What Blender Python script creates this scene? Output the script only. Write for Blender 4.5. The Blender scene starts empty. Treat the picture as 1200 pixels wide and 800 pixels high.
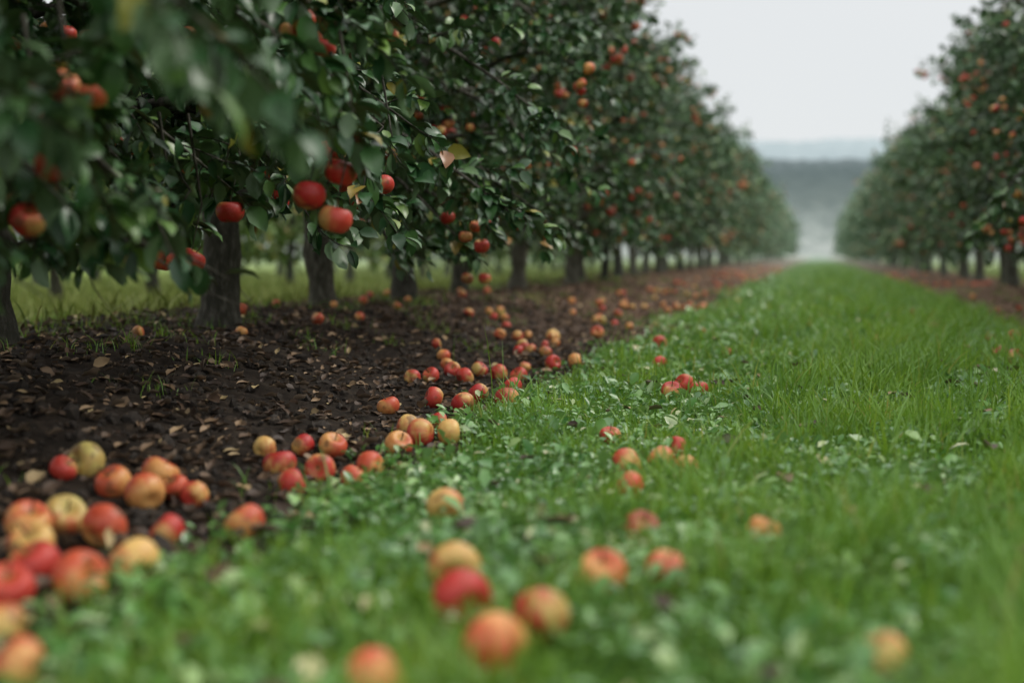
import bpy, math, bmesh
import numpy as np
from mathutils import Matrix, Euler, Vector
scene=bpy.context.scene
col=scene.collection
rng=np.random.default_rng(7)
CH=0.55

# ------------------------------------------------------------ camera
cam=bpy.data.cameras.new('camera'); camo=bpy.data.objects.new('camera',cam); col.objects.link(camo)
CROT=Euler((math.radians(90-3.5),0,math.radians(12.1)))
camo.location=(0,0,CH); camo.rotation_euler=CROT
cam.lens=50; cam.sensor_width=36; cam.clip_start=0.05; cam.clip_end=9000
cam.dof.use_dof=True; cam.dof.focus_distance=4.8; cam.dof.aperture_fstop=1.45
scene.camera=camo
scene.view_settings.view_transform='Standard'; scene.view_settings.look='None'; scene.view_settings.exposure=0

# ------------------------------------------------------------ terrain function
_wr=np.random.default_rng(3)
_wd=[(_wr.uniform(0,2*math.pi),_wr.uniform(.6,1.6),_wr.uniform(0,6.28)) for _ in range(14)]
def wob(x,y,s):
    r=0
    for a,f,p in _wd: r=r+np.sin((x*math.cos(a)+y*math.sin(a))*f*6.28/s+p)
    return r/4.0
def sst(a,b,x):
    t=np.clip((x-a)/(b-a),0,1); return t*t*(3-2*t)
def edgeL(y): return -1.08+0.10*wob(y*0+3.1,y,2.3)*np.clip(y/6,.5,2)
def edgeR(y): return 1.35+0.10*wob(y*0+9.1,y,2.7)
def gz(x,y):
    x=np.asarray(x,float); y=np.asarray(y,float)
    z=0.21*sst(-1.15,-2.7,x)*(1-.7*sst(-3.4,-4.8,x))+0.10*sst(1.4,2.5,x)*(1-.6*sst(3,4.2,x))
    near=np.exp(-np.maximum(y,0)/60)
    z=z+0.014*wob(x,y,2.0)*near
    return z

# ------------------------------------------------------------ mesh accumulator
class MB:
    def __init__(s): s.v=[];s.l=[];s.c=[];s.m=[];s.col=[];s.n=0
    def addf(s,F,mat):
        s.l.append(F.reshape(-1)); s.c.append(np.full(len(F),F.shape[1],np.int64)); s.m.append(np.full(len(F),mat,np.int64))
    def addmulti(s,V,facelist,mat,colr=None):
        V=np.asarray(V,np.float32).reshape(-1,3); s.v.append(V)
        for F in facelist: s.addf(np.asarray(F,np.int64)+s.n,mat)
        if colr is None: colr=np.ones((len(V),3),np.float32)
        s.col.append(np.asarray(colr,np.float32).reshape(-1,3)); s.n+=len(V)
    def add(s,V,F,mat,colr=None): s.addmulti(V,[F],mat,colr)
    def mesh(s,name,mats,smooth=True):
        me=bpy.data.meshes.new(name)
        V=np.concatenate(s.v);L=np.concatenate(s.l);C=np.concatenate(s.c);M=np.concatenate(s.m);K=np.concatenate(s.col)
        me.vertices.add(len(V)); me.vertices.foreach_set('co',V.ravel().astype(np.float32))
        me.loops.add(len(L)); me.loops.foreach_set('vertex_index',L.astype(np.int32))
        me.polygons.add(len(C)); st=np.concatenate([[0],np.cumsum(C)[:-1]])
        me.polygons.foreach_set('loop_start',st.astype(np.int32))
        for m in mats: me.materials.append(m)
        me.polygons.foreach_set('material_index',M.astype(np.int32))
        me.polygons.foreach_set('use_smooth',np.full(len(C),smooth))
        a=me.color_attributes.new('acol','FLOAT_COLOR','POINT')
        a.data.foreach_set('color',np.concatenate([K,np.ones((len(K),1))],1).astype(np.float32).ravel())
        me.update(calc_edges=True); me.validate()
        return me
def obj(name,me,loc=(0,0,0),rot=(0,0,0),sc=1):
    o=bpy.data.objects.new(name,me); o.location=loc; o.rotation_euler=rot
    o.scale=(sc,sc,sc) if np.isscalar(sc) else sc
    col.objects.link(o); return o
def nrm(a): return a/np.maximum(np.linalg.norm(a,axis=-1,keepdims=True),1e-9)

def inst(T,facelist,origin,D,N,size,mb,mat,colr=None,wid=None):
    K=len(origin); D=nrm(D); X=nrm(np.cross(D,N)); N2=np.cross(X,D)
    s=np.asarray(size).reshape(K,1,1)
    w=np.ones((K,1,1)) if wid is None else np.asarray(wid).reshape(K,1,1)
    V=origin[:,None,:]+s*(T[None,:,0:1]*w*X[:,None,:]+T[None,:,1:2]*D[:,None,:]+T[None,:,2:3]*N2[:,None,:])
    n=len(T); off=(np.arange(K)*n)[:,None,None]
    fl=[(F[None]+off).reshape(-1,F.shape[1]) for F in facelist]
    mb.addmulti(V.reshape(-1,3),fl,mat,None if colr is None else np.repeat(colr,n,axis=0))

LEAF_T=np.array([[0,0,0],[-.24,.22,.07],[0,.22,0],[.24,.22,.07],[-.29,.52,.08],[0,.54,-.02],[.29,.52,.08],[-.17,.82,.0],[0,.82,-.09],[.17,.82,.0],[0,1.0,-.2]],float)
LEAF_F=[np.array([[0,2,1],[0,3,2],[7,8,10],[8,9,10]]),np.array([[1,2,5,4],[2,3,6,5],[4,5,8,7],[5,6,9,8]])]
SM_T=np.array([[0,0,0],[-.3,.5,.1],[0,.5,0],[.3,.5,.1],[-.2,.85,.02],[0,1,-.12],[.2,.85,.02]],float)
SM_F=[np.array([[0,2,1],[0,3,2]]),np.array([[1,2,5,4],[2,3,6,5]])]
LO_T=np.array([[0,0,0],[-.32,.5,.08],[.32,.5,.08],[0,1,-.12]],float)
LO_F=[np.array([[0,2,3,1]])]

def tube(P,R,ns,mb,mat,colr=None):
    P=np.asarray(P,float); n=len(P)
    T=np.gradient(P,axis=0); T=nrm(T)
    ref=np.array([0.31,.93,.2]) if abs(T[0][2])>.7 else np.array([0,0,1.])
    A=nrm(np.cross(T,ref)); B=np.cross(T,A)
    a=np.linspace(0,2*np.pi,ns,endpoint=False)
    V=P[:,None]+np.asarray(R)[:,None,None]*(np.cos(a)[None,:,None]*A[:,None]+np.sin(a)[None,:,None]*B[:,None])
    i=np.arange(n-1)[:,None]*ns; j=np.arange(ns)[None]; j2=(j+1)%ns
    F=np.stack([i+j,i+j2,i+ns+j2,i+ns+j],-1).reshape(-1,4)
    mb.add(V.reshape(-1,3),F,mat)

# ------------------------------------------------------------ apples
RED=np.array([.44,.020,.022]); RED2=np.array([.64,.075,.05]); ORG=np.array([.74,.20,.065]); YEL=np.array([.78,.52,.17]); GRN=np.array([.66,.55,.17])
def apple_arrays(r,R,kind,nu=20,nv=14):
    ph=np.linspace(0,np.pi,nv+1)[1:-1]; th=np.linspace(0,2*np.pi,nu,endpoint=False)
    PH,TH=np.meshgrid(ph,th,indexing='ij')
    rad=np.sin(PH)**.86*(1+.02*np.cos(5*TH+r.uniform(0,6))*(PH/np.pi))*(1-.10*(PH/np.pi)**2)*1.03
    z=np.cos(PH)*.90-.36*np.exp(-(PH/.42)**2)+.20*np.exp(-((np.pi-PH)/.35)**2)
    V=np.stack([rad*np.cos(TH),rad*np.sin(TH),z],-1).reshape(-1,3)
    V=np.concatenate([V,[[0,0,.51]],[[0,0,-.68]]])
    m=nv-1
    i=np.arange(m-1)[:,None]*nu; j=np.arange(nu)[None]; j2=(j+1)%nu
    Q=np.stack([i+j,i+nu+j,i+nu+j2,i+j2],-1).reshape(-1,4)
    t=m*nu; jj=np.arange(nu)
    Tt=np.stack([np.full(nu,t),jj,(jj+1)%nu],-1)
    b=(m-1)*nu; Tb=np.stack([np.full(nu,t+1),b+(jj+1)%nu,b+jj],-1)
    n=nrm(V)
    d=nrm(r.normal(size=3)*[1,1,.35]+[0,0,.25])
    bias={'r':.95,'o':.35,'y':-.5,'d':1.0}[kind]
    fld=n@d+.25*np.sin(n@(r.normal(size=3)*4)+r.uniform(0,6))+.12*np.sin(n@(r.normal(size=3)*11))+bias
    th_=np.arctan2(n[:,1],n[:,0]); fld=fld+.20*np.sin(th_*r.integers(9,14)+r.uniform(0,6))*np.sin(th_*5+r.uniform(0,6))
    k=np.clip(fld*.85+.25,0,1)[:,None]; k=k*k*(3-2*k)
    base=YEL*r.uniform(.85,1.1) if r.random()<.8 else GRN
    if kind=='o': base=YEL*.6+ORG*.4
    q=r.uniform(.1,.95); rr=RED*(1-q)+RED2*q
    if kind=='o': rr=RED2*.6+ORG*.4*r.uniform(.6,1)
    if kind=='d': rr=np.array([.35,.06,.03])
    C=base*(1-k)+rr*k
    pit=np.exp(-(np.arccos(np.clip(n[:,2],-1,1))/.35)**2)[:,None]
    C=C*(1-pit*.7)+np.array([.30,.28,.06])*pit*.7
    V=V*R; V[:,:2]*=r.uniform(.97,1.05)
    return V,[Q,Tt,Tb],C
def add_apple(mb,r,pos,R,kind,tilt=None,nu=14,nv=10,stem=True,ms=0,mstem=1):
    V,F,C=apple_arrays(r,R,kind,nu,nv)
    V0=np.array([[0,0,.48*R],[.05*R,0,.8*R],[.16*R,.03*R,1.22*R]])
    if tilt is None: tilt=(r.uniform(0,6.28),r.uniform(0,6.28),r.uniform(0,6.28))
    M=np.array(Euler(tilt).to_matrix())
    mb.addmulti(V@M.T+pos,F,ms,C)
    if stem: tube(V0@M.T+pos,[.05*R,.045*R,.06*R],4,mb,mstem)

# ------------------------------------------------------------ materials
def newmat(name):
    m=bpy.data.materials.new(name); m.use_nodes=True; nt=m.node_tree; nt.nodes.clear()
    return m,nt,nt.nodes,nt.links
def N(nt,t,**k):
    n=nt.nodes.new(t)
    for a,b in k.items(): setattr(n,a,b)
    return n
def ramp(nt,fac,stops):
    r=N(nt,'ShaderNodeValToRGB'); e=r.color_ramp.elements
    while len(e)<len(stops): e.new(.5)
    for q,(p,c) in zip(e,stops): q.position=p; q.color=(*c,1)
    nt.links.new(fac,r.inputs[0]); return r.outputs[0]
def mixc(nt,f,a,b,mode='MIX'):
    m=N(nt,'ShaderNodeMix',data_type='RGBA',blend_type=mode)
    for sock,val in ((m.inputs[0],f),(m.inputs[6],a),(m.inputs[7],b)):
        if hasattr(val,'links'): nt.links.new(val,sock)
        elif isinstance(val,tuple): sock.default_value=(*val,1)
        else: sock.default_value=val
    return m.outputs[2]
def math_(nt,op,a,b=None,clamp=False):
    m=N(nt,'ShaderNodeMath',operation=op,use_clamp=clamp)
    for i,v in enumerate((a,b)):
        if v is None: continue
        if hasattr(v,'links'): nt.links.new(v,m.inputs[i])
        else: m.inputs[i].default_value=v
    return m.outputs[0]
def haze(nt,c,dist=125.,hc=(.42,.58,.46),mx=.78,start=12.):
    """aerial haze painted into the base colour, stronger along world Y"""
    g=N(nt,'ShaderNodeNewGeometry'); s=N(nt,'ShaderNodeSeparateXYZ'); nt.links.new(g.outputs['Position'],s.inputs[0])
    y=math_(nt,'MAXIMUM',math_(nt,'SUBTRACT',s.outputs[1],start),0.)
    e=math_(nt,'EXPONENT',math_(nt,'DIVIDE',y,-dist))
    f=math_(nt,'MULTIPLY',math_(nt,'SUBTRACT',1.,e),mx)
    return mixc(nt,f,c,hc)  # surface colour fades to the painted haze tint, no mist volume
def noise(nt,scale,detail=4,rough=.55,coord='obj',vecscale=None):
    t=N(nt,'ShaderNodeNewGeometry'); n=N(nt,'ShaderNodeTexNoise'); n.inputs['Scale'].default_value=scale
    n.inputs['Detail'].default_value=detail; n.inputs['Roughness'].default_value=rough
    if coord=='tex':
        t=N(nt,'ShaderNodeTexCoord'); o=t.outputs['Object']
    else: o=t.outputs['Position']
    if vecscale:
        v=N(nt,'ShaderNodeVectorMath',operation='MULTIPLY'); v.inputs[1].default_value=vecscale; nt.links.new(o,v.inputs[0]); o=v.outputs[0]
    nt.links.new(o,n.inputs['Vector']); return n.outputs[0]

def leafmat(name,stops,under,rough=.38,trans=.3,spec=.5,hz=True,tcol=(.16,.26,.03),patch=None):
    m,nt,nd,lk=newmat(name)
    g=N(nt,'ShaderNodeNewGeometry')
    c=ramp(nt,g.outputs['Random Per Island'],stops)
    oi=N(nt,'ShaderNodeObjectInfo')
    hs=N(nt,'ShaderNodeHueSaturation'); lk.new(math_(nt,'ADD',math_(nt,'MULTIPLY',oi.outputs['Random'],.4),.8),hs.inputs['Value']); lk.new(c,hs.inputs['Color'])
    c=mixc(nt,g.outputs['Backfacing'],hs.outputs[0],under)
    if patch:
        pn=noise(nt,patch[0],2,.6); c=mixc(nt,1.,c,ramp(nt,pn,[(.34,patch[1]),(.5,(1,1,1)),(.66,patch[2])]),'MULTIPLY')
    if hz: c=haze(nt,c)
    p=N(nt,'ShaderNodeBsdfPrincipled'); lk.new(c,p.inputs['Base Color']); p.inputs['Roughness'].default_value=rough
    p.inputs['Specular IOR Level'].default_value=spec
    o=N(nt,'ShaderNodeOutputMaterial')
    if trans>0:
        t=N(nt,'ShaderNodeBsdfTranslucent')
        lk.new(mixc(nt,.6,c,tcol),t.inputs[0])
        mx=N(nt,'ShaderNodeMixShader'); mx.inputs[0].default_value=trans
        lk.new(p.outputs[0],mx.inputs[1]); lk.new(t.outputs[0],mx.inputs[2]); lk.new(mx.outputs[0],o.inputs[0])
    else: lk.new(p.outputs[0],o.inputs[0])
    return m
M_leaf=leafmat('apple_leaf',[(0,(.018,.062,.020)),(.45,(.033,.10,.030)),(.8,(.072,.16,.040)),(.95,(.14,.24,.045)),(.985,(.28,.24,.04)),(1,(.25,.10,.03))],(.10,.17,.08),rough=.36,trans=0,spec=.48)
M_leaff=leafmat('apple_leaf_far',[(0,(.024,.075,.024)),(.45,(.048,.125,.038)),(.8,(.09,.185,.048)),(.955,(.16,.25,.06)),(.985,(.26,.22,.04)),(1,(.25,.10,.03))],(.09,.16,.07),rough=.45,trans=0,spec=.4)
M_leaf2=leafmat('old_orchard_leaf',[(0,(.07,.13,.03)),(.5,(.12,.20,.04)),(.9,(.23,.27,.06)),(1,(.3,.2,.06))],(.13,.20,.07),rough=.6,trans=0,spec=.3)
M_grass=leafmat('grass_blades',[(0,(.055,.145,.02)),(.3,(.13,.29,.030)),(.8,(.25,.45,.05)),(.92,(.40,.56,.09)),(.95,(.52,.48,.16)),(1,(.58,.48,.22))],(.17,.34,.05),rough=.42,trans=.3,tcol=(.34,.52,.045),patch=(1.7,(.55,.68,.66),(1.3,1.12,.9)))
M_broad=leafmat('clover_leaf',[(0,(.055,.17,.035)),(.5,(.12,.30,.06)),(.85,(.24,.44,.13)),(.95,(.42,.55,.28)),(1,(.58,.50,.28))],(.19,.33,.12),rough=.28,trans=.2,spec=.8,tcol=(.22,.44,.06),patch=(2.1,(.65,.76,.75),(1.2,1.1,1.0)))
M_dry=leafmat('dry_grass',[(0,(.12,.18,.03)),(.5,(.21,.27,.045)),(1,(.36,.35,.10))],(.22,.26,.06),rough=.6,trans=0,spec=.3)
M_dead=leafmat('fallen_leaf',[(0,(.035,.020,.012)),(.45,(.09,.052,.030)),(.75,(.19,.12,.068)),(.92,(.42,.28,.16)),(1,(.54,.42,.20))],(.22,.16,.11),rough=.6,trans=0,hz=False)

def simple(name,build):
    m,nt,nd,lk=newmat(name); p=N(nt,'ShaderNodeBsdfPrincipled'); o=N(nt,'ShaderNodeOutputMaterial'); lk.new(p.outputs[0],o.inputs[0]); build(nt,lk,p); return m
def b_bark(nt,lk,p):
    n=noise(nt,42,6,.7,vecscale=(1,1,.3)); n2=noise(nt,7,3)
    oi=N(nt,'ShaderNodeObjectInfo')
    c=ramp(nt,n,[(.32,(.014,.011,.009)),(.50,(.06,.050,.040)),(.66,(.20,.185,.16))])
    c=mixc(nt,math_(nt,'MULTIPLY',n2,.5),c,(.055,.065,.035))
    hs=N(nt,'ShaderNodeHueSaturation'); lk.new(math_(nt,'ADD',math_(nt,'MULTIPLY',oi.outputs['Random'],1.0),.4),hs.inputs['Value']); lk.new(c,hs.inputs['Color'])
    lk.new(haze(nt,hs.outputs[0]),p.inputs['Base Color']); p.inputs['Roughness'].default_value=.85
    b=N(nt,'ShaderNodeBump'); b.inputs['Strength'].default_value=.9; b.inputs['Distance'].default_value=.015; lk.new(n,b.inputs['Height']); lk.new(b.outputs[0],p.inputs['Normal'])
M_bark=simple('bark',b_bark)
def b_apple(nt,lk,p):
    a=N(nt,'ShaderNodeAttribute',attribute_name='acol')
    n=noise(nt,260,2,.6,'tex'); s=ramp(nt,n,[(.62,(0,0,0)),(.72,(1,1,1))])
    n2=noise(nt,40,5,.6,'tex')
    c=mixc(nt,ramp(nt,n2,[(.35,(.55,.55,.55)),(.6,(0,0,0))]),a.outputs[0],mixc(nt,1.,a.outputs[0],(.75,.42,.32),'MULTIPLY'))
    sf=N(nt,'ShaderNodeSeparateColor'); lk.new(s,sf.inputs[0])
    c=mixc(nt,math_(nt,'MULTIPLY',sf.outputs[0],.35),c,(.7,.42,.2))
    n3=noise(nt,16,3,.5)
    bf=N(nt,'ShaderNodeSeparateColor'); lk.new(ramp(nt,n3,[(.60,(0,0,0)),(.65,(1,1,1))]),bf.inputs[0])
    c=mixc(nt,math_(nt,'MULTIPLY',bf.outputs[0],.7),c,(.19,.085,.035))
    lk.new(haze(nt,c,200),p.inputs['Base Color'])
    lk.new(math_(nt,'ADD',math_(nt,'MULTIPLY',n2,.35),.25),p.inputs['Roughness']); p.inputs['Specular IOR Level'].default_value=.42
M_apple=simple('apple_skin',b_apple)
def b_stem(nt,lk,p):
    lk.new(ramp(nt,noise(nt,80,2),[(.3,(.05,.03,.015)),(.7,(.13,.09,.04))]),p.inputs['Base Color']); p.inputs['Roughness'].default_value=.8
M_stem=simple('apple_stem',b_stem)
def b_clod(nt,lk,p):
    lk.new(ramp(nt,noise(nt,35,5),[(.3,(.014,.011,.009)),(.6,(.042,.032,.024)),(.8,(.095,.073,.055))]),p.inputs['Base Color']); p.inputs['Roughness'].default_value=.95
M_clod=simple('soil_clod',b_clod)
def b_ground(nt,lk,p):
    a=N(nt,'ShaderNodeAttribute',attribute_name='acol'); sp=N(nt,'ShaderNodeSeparateColor'); lk.new(a.outputs[0],sp.inputs[0])
    n=noise(nt,18,8,.7); nf=noise(nt,90,4,.6)
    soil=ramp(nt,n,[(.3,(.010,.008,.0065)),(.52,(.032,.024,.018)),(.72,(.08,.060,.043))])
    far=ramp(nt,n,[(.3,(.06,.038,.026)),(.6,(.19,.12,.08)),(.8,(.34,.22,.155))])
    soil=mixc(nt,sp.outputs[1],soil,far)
    gr=ramp(nt,nf,[(.3,(.025,.06,.012)),(.55,(.07,.16,.022)),(.8,(.16,.29,.04))])
    dr=ramp(nt,nf,[(.3,(.09,.14,.025)),(.6,(.17,.23,.04)),(.8,(.28,.31,.09))])
    c=mixc(nt,sp.outputs[0],soil,gr)
    c=mixc(nt,sp.outputs[2],c,dr)
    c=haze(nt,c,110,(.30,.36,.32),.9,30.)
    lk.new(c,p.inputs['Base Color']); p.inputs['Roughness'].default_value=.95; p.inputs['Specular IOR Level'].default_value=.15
    b=N(nt,'ShaderNodeBump'); b.inputs['Strength'].default_value=.8; b.inputs['Distance'].default_value=.02; lk.new(n,b.inputs['Height']); lk.new(b.outputs[0],p.inputs['Normal'])
M_ground=simple('ground',b_ground)

# ------------------------------------------------------------ ground sheet
xs=np.unique(np.round(np.concatenate([-np.geomspace(6,4000,40),np.arange(-6,-4.2,.12),np.arange(-4.2,2.6,.028),np.arange(2.6,6,.15),np.geomspace(6,4000,40)]),4))
ys=np.unique(np.round(np.concatenate([-np.geomspace(1,300,16),np.arange(-1,1,.15),np.arange(1,9,.028),9*np.geomspace(1,500,170)]),4))
X,Y=np.meshgrid(xs,ys,indexing='ij'); Z=gz(X,Y)
grassm=sst(0,.12,X-edgeL(Y)+.06*wob(X,Y,.5))*(1-sst(0,.2,X-edgeR(Y)+.08*wob(X,Y,.6)))
dry=1-sst(-4.0,-3.4,X+.25*wob(X,Y,1.5))
dry=np.maximum(dry,sst(3.5,4.1,X+.2*wob(X,Y,1.5)))
rough=(1-grassm)*np.exp(-np.maximum(Y,0)/14)
Z=Z+rough*(.012*wob(X,Y,.33)+.009*wob(Y+5,X-3,.13)+.005*rng.normal(size=X.shape)*(Y<9)*(Y>1)*(X>-4.2)*(X<2.6))
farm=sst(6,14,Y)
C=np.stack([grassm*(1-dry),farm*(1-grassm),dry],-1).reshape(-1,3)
mb=MB(); nx,ny=X.shape
i=np.arange(nx-1)[:,None]*ny; j=np.arange(ny-1)[None]
F=np.stack([i+j,i+ny+j,i+ny+j+1,i+j+1],-1).reshape(-1,4)
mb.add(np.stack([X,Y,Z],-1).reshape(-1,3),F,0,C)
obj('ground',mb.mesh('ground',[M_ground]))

# ------------------------------------------------------------ hills
def hills(name,y0,y1,h,seed,stops,width,treesz):
    r=np.random.default_rng(seed); xs=np.linspace(-width,width,420); ys=np.linspace(y0,y1,40)
    X,Y=np.meshgrid(xs,ys,indexing='ij'); t=(Y-y0)/(y1-y0)
    ridge=1+.10*np.sin(X/width*5+seed)+.05*np.sin(X/width*17+2*seed)+.02*np.sin(X/width*60)
    Z=h*np.sin(np.clip(t*1.25,0,1)*np.pi/2)*ridge+r.uniform(-1,1,X.shape)*treesz*(t>.02)-.5
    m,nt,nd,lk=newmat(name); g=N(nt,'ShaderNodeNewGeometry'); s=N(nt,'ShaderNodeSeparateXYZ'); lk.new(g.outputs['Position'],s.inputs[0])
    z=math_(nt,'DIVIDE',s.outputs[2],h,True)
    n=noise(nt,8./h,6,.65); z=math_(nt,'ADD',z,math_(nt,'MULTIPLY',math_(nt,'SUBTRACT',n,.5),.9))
    c=ramp(nt,z,stops); d=N(nt,'ShaderNodeBsdfDiffuse'); lk.new(c,d.inputs[0]); o=N(nt,'ShaderNodeOutputMaterial'); lk.new(d.outputs[0],o.inputs[0])  # ramp by height, pale mist and distance haze painted into the hill colour
    mb=MB(); nx,ny=X.shape; i=np.arange(nx-1)[:,None]*ny; j=np.arange(ny-1)[None]
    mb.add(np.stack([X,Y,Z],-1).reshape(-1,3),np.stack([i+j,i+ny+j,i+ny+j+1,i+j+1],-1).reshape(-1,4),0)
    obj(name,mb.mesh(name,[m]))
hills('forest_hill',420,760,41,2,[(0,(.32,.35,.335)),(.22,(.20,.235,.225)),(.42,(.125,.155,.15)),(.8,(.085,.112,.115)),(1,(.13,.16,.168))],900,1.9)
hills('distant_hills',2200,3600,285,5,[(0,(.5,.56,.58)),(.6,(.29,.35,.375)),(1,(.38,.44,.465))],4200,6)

# ------------------------------------------------------------ apple tree generator
def make_tree(seed,H=4.0,R=1.25,nl=40,name='apple_tree',zlow=.60,napple=70,ntw=12,leafn=22,mat=None,reach=None,ls=1.0,hang=None,tr=1.,twl=1.):
    r=np.random.default_rng(seed); mb=MB()
    n=9; hz=np.linspace(-.06,H*.92,n); ph=r.uniform(0,6.28); wv=r.uniform(.05,.10)
    P=np.stack([wv*np.sin(hz*2.1+ph)*np.minimum(hz+.06,1),wv*np.cos(hz*1.6+ph)*np.minimum(hz+.06,1),hz],-1)
    R0=r.uniform(.058,.085)*tr
    rad=R0*(1-.8*(hz/H).clip(0,1))
    hh=np.linspace(-.06,H*.92,46); Pf=np.stack([np.interp(hh,hz,P[:,k]) for k in range(3)],-1)+r.normal(0,.004,(46,3))*[1,1,0]
    rf=np.interp(hh,hz,rad)*(1+r.normal(0,.07,46))*(1+.45*np.exp(-(hh+.06)/.10))
    tube(Pf,rf,12,mb,0)
    LO=[];LD=[];LN=[];LS=[]; pts=[]
    def twig(p,d,L,rr=.0035,nleaf=leafn):
        q=[p]; dd=d.copy(); k=5
        for _ in range(k-1):
            q.append(q[-1]+dd*L/(k-1)); dd=nrm(dd+r.normal(0,.16,3)+np.array([0,0,-.08]))
        q=np.array(q)
        if ls<1.6: tube(q,np.linspace(rr,rr*.45,k),3,mb,0)
        t=np.sort(r.uniform(.1,1.02,nleaf))*(k-1); i0=np.clip(t.astype(int),0,k-2); f=(t-i0)[:,None]
        pos=q[i0]*(1-f)+q[i0+1]*f; tan=nrm(q[i0+1]-q[i0])
        rd=r.normal(size=(nleaf,3)); rd-=tan*(rd*tan).sum(1,keepdims=True); rd=nrm(rd)
        D=nrm(tan*.75+rd*.9+np.array([0,0,-.35]))
        LO.append(pos+rd*.008); LD.append(D); LN.append(nrm(np.array([0,0,1.])+r.normal(0,.45,(nleaf,3))+rd*.2)); LS.append(r.uniform(.050,.092,nleaf)*ls)
        pts.append(q[-2]); pts.append(q[-1])
    def clothe(q,ntw,t0=.12,up=.7,dn=-.35):
        k=len(q)
        for w in range(ntw):
            t=(t0+(1-t0)*(w+r.random())/ntw)*(k-1); i0=min(int(t),k-2); f=t-i0
            pp=q[i0]*(1-f)+q[i0+1]*f; tan=nrm(q[i0+1]-q[i0])
            sd=nrm(np.cross(tan,[0,0.05,1.]))*(1 if w%2 else -1)
            dd=nrm(tan*r.uniform(.2,1.)+sd*r.uniform(.1,1.1)+np.array([0,0,r.uniform(dn,up)]))
            twig(pp,dd,r.uniform(.14,.42)*(1.15-.3*t/(k-1))*twl)
        twig(q[-1],nrm(q[-1]-q[-2]),.25)
    def limb(z0,az,L,el,droop,ntw,floor):
        k=8; p=np.array([np.interp(z0,hz,P[:,0]),np.interp(z0,hz,P[:,1]),z0]); q=[p]
        d=np.array([math.cos(az)*math.cos(el),math.sin(az)*math.cos(el),math.sin(el)])
        for s in range(k-1):
            q.append(q[-1]+d*L/(k-1)); d=nrm(d+r.normal(0,.10,3)+np.array([0,0,-droop*(s+1)/k]))
            if q[-1][2]<floor: d[2]=abs(d[2])*.3
        q=np.array(q); tube(q,np.linspace(.022*(L+.3),.005,k),5 if ls<1.6 else 3,mb,0)
        clothe(q,ntw,dn=-.6 if z0<1.3 else -.35)
    for a in range(nl):
        u=(a+.5)/nl; z0=zlow+(H-zlow-.5)*u**1.2; az=a*2.39996+r.normal(0,.35)
        prof=1.0 if u<.5 else 1-.55*((u-.5)/.5)
        L=R*prof*r.uniform(.62,1.32); el=math.radians(r.uniform(6,34)+36*u); dr=r.uniform(.28,.6)*(1-.4*u)
        limb(z0,az,L,el,dr,max(4,int(ntw*(.6+.5*prof))),.36)
    for a in range(12):
        z0=r.uniform(.45,.92)*H; az=r.uniform(0,6.28); q=r.uniform(.1,.7); p=np.array([q*math.cos(az),q*math.sin(az),z0])
        twig(p,nrm(np.array([math.cos(az)*.6,math.sin(az)*.6,1.])),r.uniform(.5,.95),.005,int(leafn*1.1))
    if reach:
        for z0,tx,ty,tz,nt_ in reach:
            p0=np.array([np.interp(z0,hz,P[:,0]),np.interp(z0,hz,P[:,1]),z0]); p2=np.array([tx,ty,tz]); p1=(p0+p2)/2+np.array([0,0,.25+.3*max(0,p0[2]-tz)])
            t=np.linspace(0,1,9)[:,None]; q=p0*(1-t)**2+2*p1*t*(1-t)+p2*t*t; q[1:-1]+=r.normal(0,.02,(7,3))
            tube(q,np.linspace(.024,.005,9),6,mb,0); clothe(q,nt_,.3,.6,-.6)
    pa=np.array(pts); rr=np.linalg.norm(pa[:,:2],axis=1); pr=(rr>.35)*(pa[:,2]>.5)*(.3+rr); pr/=pr.sum()
    cl=pa[r.choice(len(pa),max(4,napple//5),p=pr,replace=False)]
    cnt=0; fruit=[]
    while cnt<napple:
        q=cl[r.integers(len(cl))] if r.random()<.55 else pa[r.choice(len(pa),p=pr)]
        q=q*[.97,.97,1]+r.normal(0,.055,3); Ra=r.uniform(.029,.038); pos=q+np.array([0,0,-Ra*1.2]); cnt+=1; fruit.append(pos)
        add_apple(mb,r,pos,Ra,'r' if r.random()<.75 else 'o',tilt=(r.normal(0,.35),r.normal(0,.35),r.uniform(0,6.28)),nu=12 if ls<1.2 else 8,nv=9 if ls<1.2 else 6,ms=2,mstem=3,stem=ls<1.2)
    if hang:
        for x,y,z,Ra in hang:
            tube(np.array([[x,y,z+Ra*.5],[x+.01,y,z+Ra*1.6],[x+.03,y+.01,z+.16],[x-.02,y+.03,z+.42]]),[.0014,.0016,.003,.006],5,mb,0)
            add_apple(mb,r,np.array([x,y,z]),Ra,'r',tilt=(r.normal(0,.2),r.normal(0,.2),r.uniform(0,6.28)),nu=26,nv=18,ms=2,mstem=3)
            for _ in range(2): twig(np.array([x,y,z+.20]),nrm(r.normal(0,1,3)-[0,0,.1]),.18)
            fruit.append(np.array([x,y,z-.02])); fruit.append(np.array([x+.02,y-.07,z-.01])); fruit.append(np.array([x+.05,y-.13,z]))
    O=np.concatenate(LO);D=np.concatenate(LD);NN=np.concatenate(LN);S=np.concatenate(LS)
    ok=O[:,2]>.26+r.uniform(0,.2,len(O))
    if ls<1.2:
        Mid=O+D*S[:,None]*.5
        for f in fruit: ok&=((Mid-f)**2).sum(1)>.052**2
    O,D,NN,S=O[ok],D[ok],NN[ok],S[ok]
    T_,F_=(LEAF_T,LEAF_F) if ls<1.2 else ((SM_T,SM_F) if ls<1.6 else (LO_T,LO_F))
    inst(T_,F_,O,D,NN,S,mb,1,wid=r.uniform(.85,1.2,len(O)))
    return mb.mesh(name,[M_bark,mat or M_leaf,M_apple,M_stem])

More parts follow.
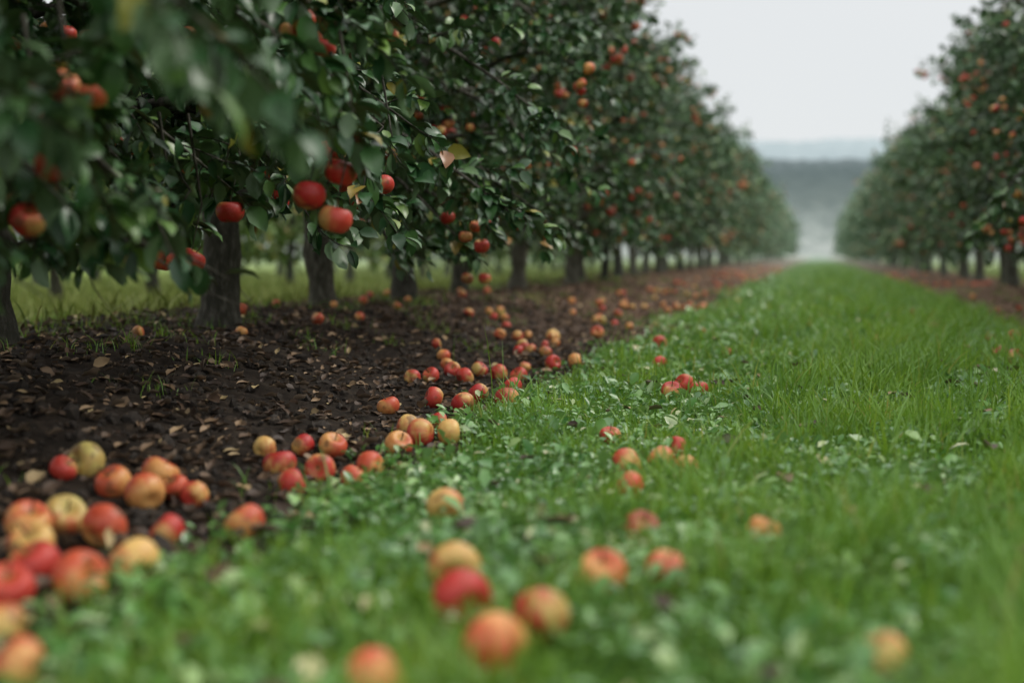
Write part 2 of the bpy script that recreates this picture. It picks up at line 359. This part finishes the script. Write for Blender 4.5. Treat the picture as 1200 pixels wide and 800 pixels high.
V1=[make_tree(100+k,napple=95) for k in range(5)]
VF=[make_tree(700+k,nl=32,ntw=8,leafn=12,ls=1.5,napple=75,mat=M_leaff) for k in range(4)]
VX=[make_tree(800+k,nl=24,ntw=6,leafn=9,ls=2.3,napple=40,mat=M_leaff) for k in range(3)]
def place_tree(me,x,y,rz,s):
    return obj('apple_tree',me,(x,y,float(gz(x,y))-.01),(0,0,rz),s)
nearL=[(1.3,[(1.3,1.95,.70,.72,15),(1.4,1.75,.95,.80,15),(1.1,1.6,.6,.66,14),(1.6,2.05,.55,.92,14),(1.2,1.5,1.0,.62,14),(1.8,1.8,.8,1.05,13),(1.0,1.4,1.25,.50,14),(1.1,1.25,1.1,.42,14)],[(1.45,1.2,.52,.038),(1.3,1.35,.42,.038)]),
       (3.0,[(1.2,1.6,.15,.85,14),(1.5,1.45,.7,.9,14),(1.7,1.55,-.2,1.1,13),(1.0,1.05,.95,.60,13),(1.0,1.0,.5,.60,13),(1.4,1.65,.42,.92,14),(1.0,1.35,-.15,.50,14),(.95,1.05,.1,.42,14),(1.1,1.3,.75,.72,13)],
            [(1.64,.41,.43,.042),(1.575,.40,.49,.041),(1.637,.46,.55,.040),(1.10,1.01,.47,.041),(.99,.78,.33,.040),(1.07,.80,.325,.040)]),
       (4.7,[(1.2,1.6,-.4,.75,14),(1.5,1.5,.35,.85,14),(1.9,1.5,-.1,1.3,12),(1.0,1.2,.2,.58,13),(1.1,1.3,.6,.6,13)],[(1.5,.1,.60,.038)]),
       (6.4,[(1.1,1.5,-.35,.55,14),(1.6,1.55,.2,1.0,14),(1.0,1.1,.3,.45,13),(1.1,1.4,.7,.6,12)],[(1.3,0,.40,.038)]),
       (8.15,[(1.4,1.5,-.3,.8,12),(2.2,1.5,.1,1.5,12),(.9,1.0,-.3,.42,12)],[(.97,-.35,.20,.036),(1.07,-.33,.20,.036)]),
       (10.0,[(2.0,1.5,-.3,1.5,12),(2.4,1.5,.1,1.9,12),(1.0,1.3,0,.5,12)],[])]
r=np.random.default_rng(21)
for k,(y,ex,hg) in enumerate(nearL):
    me=make_tree(300+k,reach=ex,hang=hg,napple=85,nl=44,tr=1.22)
    place_tree(me,-2.9+r.normal(0,.05),y,0,1.0)
def row(x,y0,y1,step,lods,jit=.1,s0=.88,s1=1.1,cuts=(20,46)):
    y=y0
    while y<y1:
        ms=lods[0] if y<cuts[0] else (lods[1] if y<cuts[1] else lods[2])
        place_tree(ms[r.integers(len(ms))],x+r.normal(0,jit),y+r.normal(0,.12),r.uniform(0,6.28),r.uniform(s0,s1)); y+=step*(1 if y<60 else 1.3)
row(-2.9,11.9,135,1.78,(V1,VF,VX))
row(2.75,3.4,135,1.78,(V1,VF,VX))
V2=[make_tree(500+k,H=2.9,R=1.15,nl=20,ntw=6,leafn=9,napple=8,mat=M_leaf2,zlow=.42,ls=1.9) for k in range(3)]
row(-7.4,4,46,2.2,(V2,V2,V2),.15)
row(-11.5,8,60,2.3,(V2,V2,V2),.2,1.,1.3)
row(7.3,10,46,2.4,(VX,VX,VX),.15)

# ------------------------------------------------------------ fallen apples (individually placed)
L=[(100,539,42,'y'),(133,565,42,'o'),(170,577,44,'o'),(188,555,42,'o'),(205,566,32,'o'),(228,575,24,'r'),(74,497,27,'r'),(33,612,50,'o'),(76,605,48,'y'),(122,617,52,'o'),(37,636,50,'y'),(40,663,60,'r'),(94,677,64,'o'),(157,659,66,'y'),(196,619,42,'r'),(287,611,46,'o'),(8,690,60,'r'),(4,730,54,'y'),(20,782,62,'r'),
(310,520,24,'y'),(355,518,28,'r'),(390,520,32,'o'),(328,543,38,'r'),(342,564,36,'r'),(375,548,36,'r'),(414,556,32,'o'),(434,543,34,'o'),(467,520,34,'o'),(495,508,38,'r'),(524,509,32,'y'),(478,497,28,'y'),(455,474,26,'o'),(508,465,26,'r'),(515,491,24,'r'),(543,473,28,'r'),(560,461,26,'r'),(594,470,28,'r'),(600,453,24,'r'),(585,437,22,'r'),(608,440,22,'r'),(562,432,20,'r'),(545,441,22,'r'),(530,432,20,'r'),(505,438,20,'r'),(483,440,20,'r'),(648,425,20,'r'),(674,423,20,'o'),(648,394,20,'y'),(700,388,18,'o'),(773,404,18,'r'),(773,426,17,'r'),(852,414,14,'o'),
(522,598,44,'y'),(735,547,38,'r'),(737,573,38,'o'),(752,620,42,'d'),(787,460,24,'r'),(802,454,26,'r'),(819,457,22,'r'),(775,541,34,'o'),(792,526,28,'r'),(804,548,28,'o'),(715,511,24,'r'),(706,675,56,'o'),(533,672,60,'y'),(541,710,70,'r'),(634,726,66,'r'),(580,766,90,'o'),(440,800,70,'o'),(1035,768,50,'y'),(780,666,36,'o'),(895,622,30,'o'),(1188,396,15,'r'),(1172,416,18,'r'),(1190,420,18,'r'),(1093,386,15,'r')]
CM=CROT.to_matrix(); placed=[]
for px,py,dm,kd in L:
    ray=CM@Vector(((px-600)/1666.7,-(py-400)/1666.7,-1)); z=0.
    for _ in range(10):
        p=ray*((z+0.036-CH)/ray.z); z=float(gz(p.x,p.y))
    R=min(.043,max(.031,dm*p.length/1666.7/2))
    placed.append([p.x,p.y,z,R,kd])
for _ in range(30):
    for a in range(len(placed)):
        for b in range(a):
            A=placed[a];B=placed[b]; dx=A[0]-B[0];dy=A[1]-B[1];d=math.hypot(dx,dy)+1e-6;mn=(A[3]+B[3])*1.0
            if d<mn:
                k=(mn-d)/2/d; A[0]+=dx*k;A[1]+=dy*k;B[0]-=dx*k;B[1]-=dy*k
ra=np.random.default_rng(78)
for x,y,z,R,kd in placed:
    m_=MB(); add_apple(m_,ra,np.zeros(3),R,kd,tilt=(0,0,0),nu=36,nv=22)
    z=float(gz(x,y)); lift=.010 if x>-1.05 else 0
    obj('apple',m_.mesh('apple',[M_apple,M_stem]),(x,y,z+R*.86+lift),(ra.normal(0,.9),ra.normal(0,.9),ra.uniform(0,6.28)))
mb=MB(); ext=[]
def scatter(n,x0,x1,y0,y1,pw=1.,kinds='rrroooy',mind=.07,clump=0):
    c=0;t=0
    cen=[(ra.uniform(x0,x1),y0+(y1-y0)*ra.random()**pw) for _ in range(max(1,clump))]
    while c<n and t<n*6:
        t+=1
        if clump and ra.random()<.7:
            q=cen[ra.integers(len(cen))]; x=q[0]+ra.normal(0,.12); y=q[1]+ra.normal(0,.3)
        else: x=ra.uniform(x0,x1); y=y0+(y1-y0)*ra.random()**pw
        if any(abs(x-q[0])<mind and abs(y-q[1])<mind for q in placed) or any(abs(x-q[0])<mind and abs(y-q[1])<mind for q in ext[-300:]): continue
        R=ra.uniform(.026,.036); ext.append((x,y)); c+=1
        add_apple(mb,ra,np.array([x,y,float(gz(x,y))+R*.82]),R,kinds[ra.integers(len(kinds))],nu=12,nv=9,stem=False)
scatter(14,-1.9,-1.3,6.0,8.5,1.)
scatter(30,-2.0,-1.2,8.5,15,1.,clump=7)
scatter(140,-2.0,-1.1,14,55,1.1,clump=22)
scatter(16,-3.4,-2.4,5.4,12)
scatter(16,-.9,1.1,7,20)
scatter(60,1.45,2.4,7.5,45,1.2,clump=14)
obj('fallen_apples',mb.mesh('fallen_apples',[M_apple,M_stem]))
allap=np.array([(q[0],q[1]) for q in placed]+ext)

# ------------------------------------------------------------ grass
def sample_y(n,y0,y1,k,p=1.6):
    yy=np.geomspace(y0,y1,4000); d=np.minimum(1,(k/yy)**p); cdf=np.concatenate([[0],np.cumsum((d[1:]+d[:-1])/2*np.diff(yy))]); tot=cdf[-1]
    return np.interp(rng.random(n)*tot,cdf,yy)
def away(x,y,rad=.038):
    ok=np.ones(len(x),bool)
    for ax,ay in allap:
        if ay>12: continue
        ok&=((x-ax)**2+(y-ay)**2)>rad*rad
    return ok
def blades(mb,x,y,h,w,lean,mat=0):
    K=len(x); z=gz(x,y)-.004; az=rng.uniform(0,6.28,K); fa=az+rng.normal(np.pi/2,.5,K)
    base=np.stack([x,y,z],-1); ld=np.stack([np.cos(az),np.sin(az),np.zeros(K)],-1); wd=np.stack([np.cos(fa),np.sin(fa),np.zeros(K)],-1)
    ts=[0,.4,.75]; ws=[.8,1.,.65]; V=[]
    for t,ww in zip(ts,ws):
        c=base+np.array([0,0,1.])*(h*t*(1-.25*lean*t))[:,None]+ld*(h*lean*t*t)[:,None]
        V+= [c-wd*(w*ww/2)[:,None],c+wd*(w*ww/2)[:,None]]
    V.append(base+np.array([0,0,1.])*(h*(1-.25*lean))[:,None]+ld*(h*lean)[:,None])
    V=np.stack(V,1); off=(np.arange(K)*7)[:,None,None]
    Q=np.array([[0,1,3,2],[2,3,5,4]]); T=np.array([[4,5,6]])
    mb.addmulti(V.reshape(-1,3),[(Q[None]+off).reshape(-1,4),(T[None]+off).reshape(-1,3)],mat)
mb=MB()
n=165000
y=sample_y(n,.7,90,3.5); x=rng.uniform(-1.35,1.75,n)
patch=wob(x,y,.8); patch2=wob(x+20,y+4,.28)
pin=sst(-.05,.10,x-edgeL(y)+.07*wob(x,y,.4))*(1-sst(-.05,.2,x-edgeR(y)+.08*wob(x,y,.5)))
keep=(rng.random(n)<np.maximum(pin,.0)*np.clip(.66+.28*patch+.32*patch2,.10,1))&away(x,y); x=x[keep];y=y[keep];patch=patch[keep];patch2=patch2[keep]
s=np.clip((y/3.5),1,7)**.55
h=rng.gamma(5,.0125,len(x))*np.clip(1+.45*patch+.45*patch2,.35,2.3)*(.60+.6*sst(-.8,.4,x))*np.clip(s,1,1.4); h=np.clip(h,.016,.20)
blades(mb,x,y,h,rng.uniform(.0022,.0062,len(x))*s,rng.uniform(.1,.95,len(x)))
n=95000
y=sample_y(n,.7,60,3.5); x=rng.uniform(-1.35,1.7,n)
pin=sst(-.12,.08,x-edgeL(y)+.08*wob(x,y,.4))*(1-sst(-.05,.2,x-edgeR(y)))
cl=np.clip(.18+.6*wob(x+7,y,.6)+.6*(1-sst(-.3,.5,x)),0.06,1)
keep=(rng.random(n)<pin*cl)&away(x,y,.045); x=x[keep];y=y[keep];K=len(x)
az=rng.uniform(0,6.28,K); el=rng.normal(.35,.4,K); s=np.clip((y/3.5),1,6)**.4
D=np.stack([np.cos(az)*np.cos(el),np.sin(az)*np.cos(el),np.sin(el)],-1)
inst(SM_T,SM_F,np.stack([x,y,gz(x,y)+rng.uniform(.004,.05,K)],-1),D,nrm(np.array([0,0,1.])+rng.normal(0,.35,(K,3))),rng.gamma(5,.0048,K).clip(.010,.055)*s,mb,1,wid=rng.uniform(.6,1.3,K))
n=8200
cx=np.concatenate([rng.uniform(-3.9,-1.1,170),rng.uniform(-3.7,-2.7,80),rng.uniform(1.4,3.8,90)]); cy=rng.uniform(1.8,22,340); ii=rng.integers(0,340,n)
x=cx[ii]+rng.normal(0,.06,n); y=cy[ii]+rng.normal(0,.06,n); ok=away(x,y); x=x[ok];y=y[ok]
blades(mb,x,y,rng.uniform(.02,.09,len(x)),rng.uniform(.002,.005,len(x)),rng.uniform(.2,1,len(x)))
x=np.array([-1.05,-1.02,-1.08,-.6,.3,-1.6,-1.3]); y=np.array([4.6,4.63,4.58,3.8,5.5,6.2,5.1])
blades(mb,x,y,np.array([.36,.30,.22,.2,.2,.2,.22]),np.full(7,.0028),np.array([.25,.4,.6,.3,.3,.4,.3]))
obj('grass',mb.mesh('grass',[M_grass,M_broad]))
mb=MB()
n=60000
y=sample_y(n,2,70,7,1.3); x=rng.uniform(-14,-3.2,n); keep=rng.random(n)<sst(3.2,4.0,-x+.3*wob(x,y,1.2)); x=x[keep];y=y[keep]
blades(mb,x,y,rng.uniform(.05,.2,len(x)),rng.uniform(.006,.014,len(x)),rng.uniform(.1,.9,len(x)))
n=9000; y=sample_y(n,4,60,8,1.3); x=rng.uniform(3.5,7,n)
blades(mb,x,y,rng.uniform(.05,.14,n),rng.uniform(.006,.014,n),rng.uniform(.1,.9,n))
obj('dry_grass',mb.mesh('dry_grass',[M_dry]))

# ------------------------------------------------------------ leaf litter and clods
mb=MB(); n=16000
y=sample_y(n,1.2,34,4,1.0); x=np.where(rng.random(n)<.8,rng.uniform(-4.0,-1.0,n),rng.uniform(1.4,3.6,n)); K=n
az=rng.uniform(0,6.28,K); el=rng.normal(.05,.25,K); D=np.stack([np.cos(az)*np.cos(el),np.sin(az)*np.cos(el),np.sin(el)],-1)
T=LEAF_T.copy(); T[:,2]*=2.2; T[10,2]=.15; T[7:10,2]+=.08
inst(T,LEAF_F,np.stack([x,y,gz(x,y)+rng.uniform(.002,.022,K)],-1),D,nrm(np.array([0,0,1.])+rng.normal(0,.35,(K,3))),rng.uniform(.018,.058,K),mb,0,wid=rng.uniform(.5,1.4,K))
n=220; x=rng.uniform(-1.0,1.3,n); y=sample_y(n,1.4,25,5,1); az=rng.uniform(0,6.28,n)
inst(T,LEAF_F,np.stack([x,y,gz(x,y)+.05],-1),np.stack([np.cos(az),np.sin(az),0*az+.1],-1),nrm(np.array([0,0,1.])+rng.normal(0,.3,(n,3))),rng.uniform(.04,.07,n),mb,0)
obj('fallen_leaves',mb.mesh('fallen_leaves',[M_dead]))
mb=MB()
bm=bmesh.new(); bmesh.ops.create_icosphere(bm,subdivisions=1,radius=1); IV=np.array([v.co[:] for v in bm.verts]); IF=np.array([[v.index for v in f.verts] for f in bm.faces]); bm.free()
n=12000; y=sample_y(n,1.2,20,4,1.3); x=np.where(rng.random(n)<.85,rng.uniform(-3.8,-1.02,n),rng.uniform(1.5,3.4,n))
sz=np.exp(rng.normal(-5.0,.6,n)).clip(.002,.026)
V=IV[None]*(1+rng.normal(0,.18,(n,len(IV),1)))*sz[:,None,None]*rng.uniform(.6,1.4,(n,1,3)); V=V+np.stack([x,y,gz(x,y)+sz*.3],-1)[:,None]
mb.add(V.reshape(-1,3),(IF[None]+(np.arange(n)*len(IV))[:,None,None]).reshape(-1,3),0)
obj('soil_clods',mb.mesh('soil_clods',[M_clod],smooth=False))

# ------------------------------------------------------------ world: overcast
w=bpy.data.worlds.new('World'); scene.world=w; w.use_nodes=True; nt=w.node_tree; nt.nodes.clear()
sky=N(nt,'ShaderNodeTexSky',sky_type='NISHITA'); sky.sun_disc=False; sky.sun_elevation=math.radians(48); sky.sun_rotation=math.radians(60)
tc=N(nt,'ShaderNodeTexCoord'); sx=N(nt,'ShaderNodeSeparateXYZ'); nt.links.new(tc.outputs['Generated'],sx.inputs[0])
cloud=ramp(nt,sx.outputs[2],[(0,(.46,.475,.478)),(.06,(.462,.475,.48)),(.2,(.48,.488,.49)),(.5,(.82,.82,.80)),(1,(1.,.99,.96))])
nz=N(nt,'ShaderNodeTexNoise'); nz.inputs['Scale'].default_value=2.5; nt.links.new(tc.outputs['Generated'],nz.inputs['Vector'])
cl=mixc(nt,1.,cloud,ramp(nt,nz.outputs[0],[(.3,(.94,.95,.96)),(.7,(1,1,1))]),'MULTIPLY')
vm=N(nt,'ShaderNodeVectorMath',operation='SCALE'); vm.inputs['Scale'].default_value=17.8; nt.links.new(cl,vm.inputs[0])
c=mixc(nt,.94,sky.outputs[0],vm.outputs[0])
bg=N(nt,'ShaderNodeBackground'); nt.links.new(c,bg.inputs[0]); bg.inputs[1].default_value=.1
o=N(nt,'ShaderNodeOutputWorld'); nt.links.new(bg.outputs[0],o.inputs[0])
sl=bpy.data.lights.new('sun','SUN'); sl.energy=1.5; sl.angle=math.radians(18); sl.color=(1,.95,.88)
so=bpy.data.objects.new('sun',sl); col.objects.link(so); so.location=(0,0,20)
az=math.radians(60); e=math.radians(48); dv=Vector((math.sin(az)*math.cos(e),math.cos(az)*math.cos(e),math.sin(e)))
so.rotation_euler=dv.to_track_quat('Z','Y').to_euler()
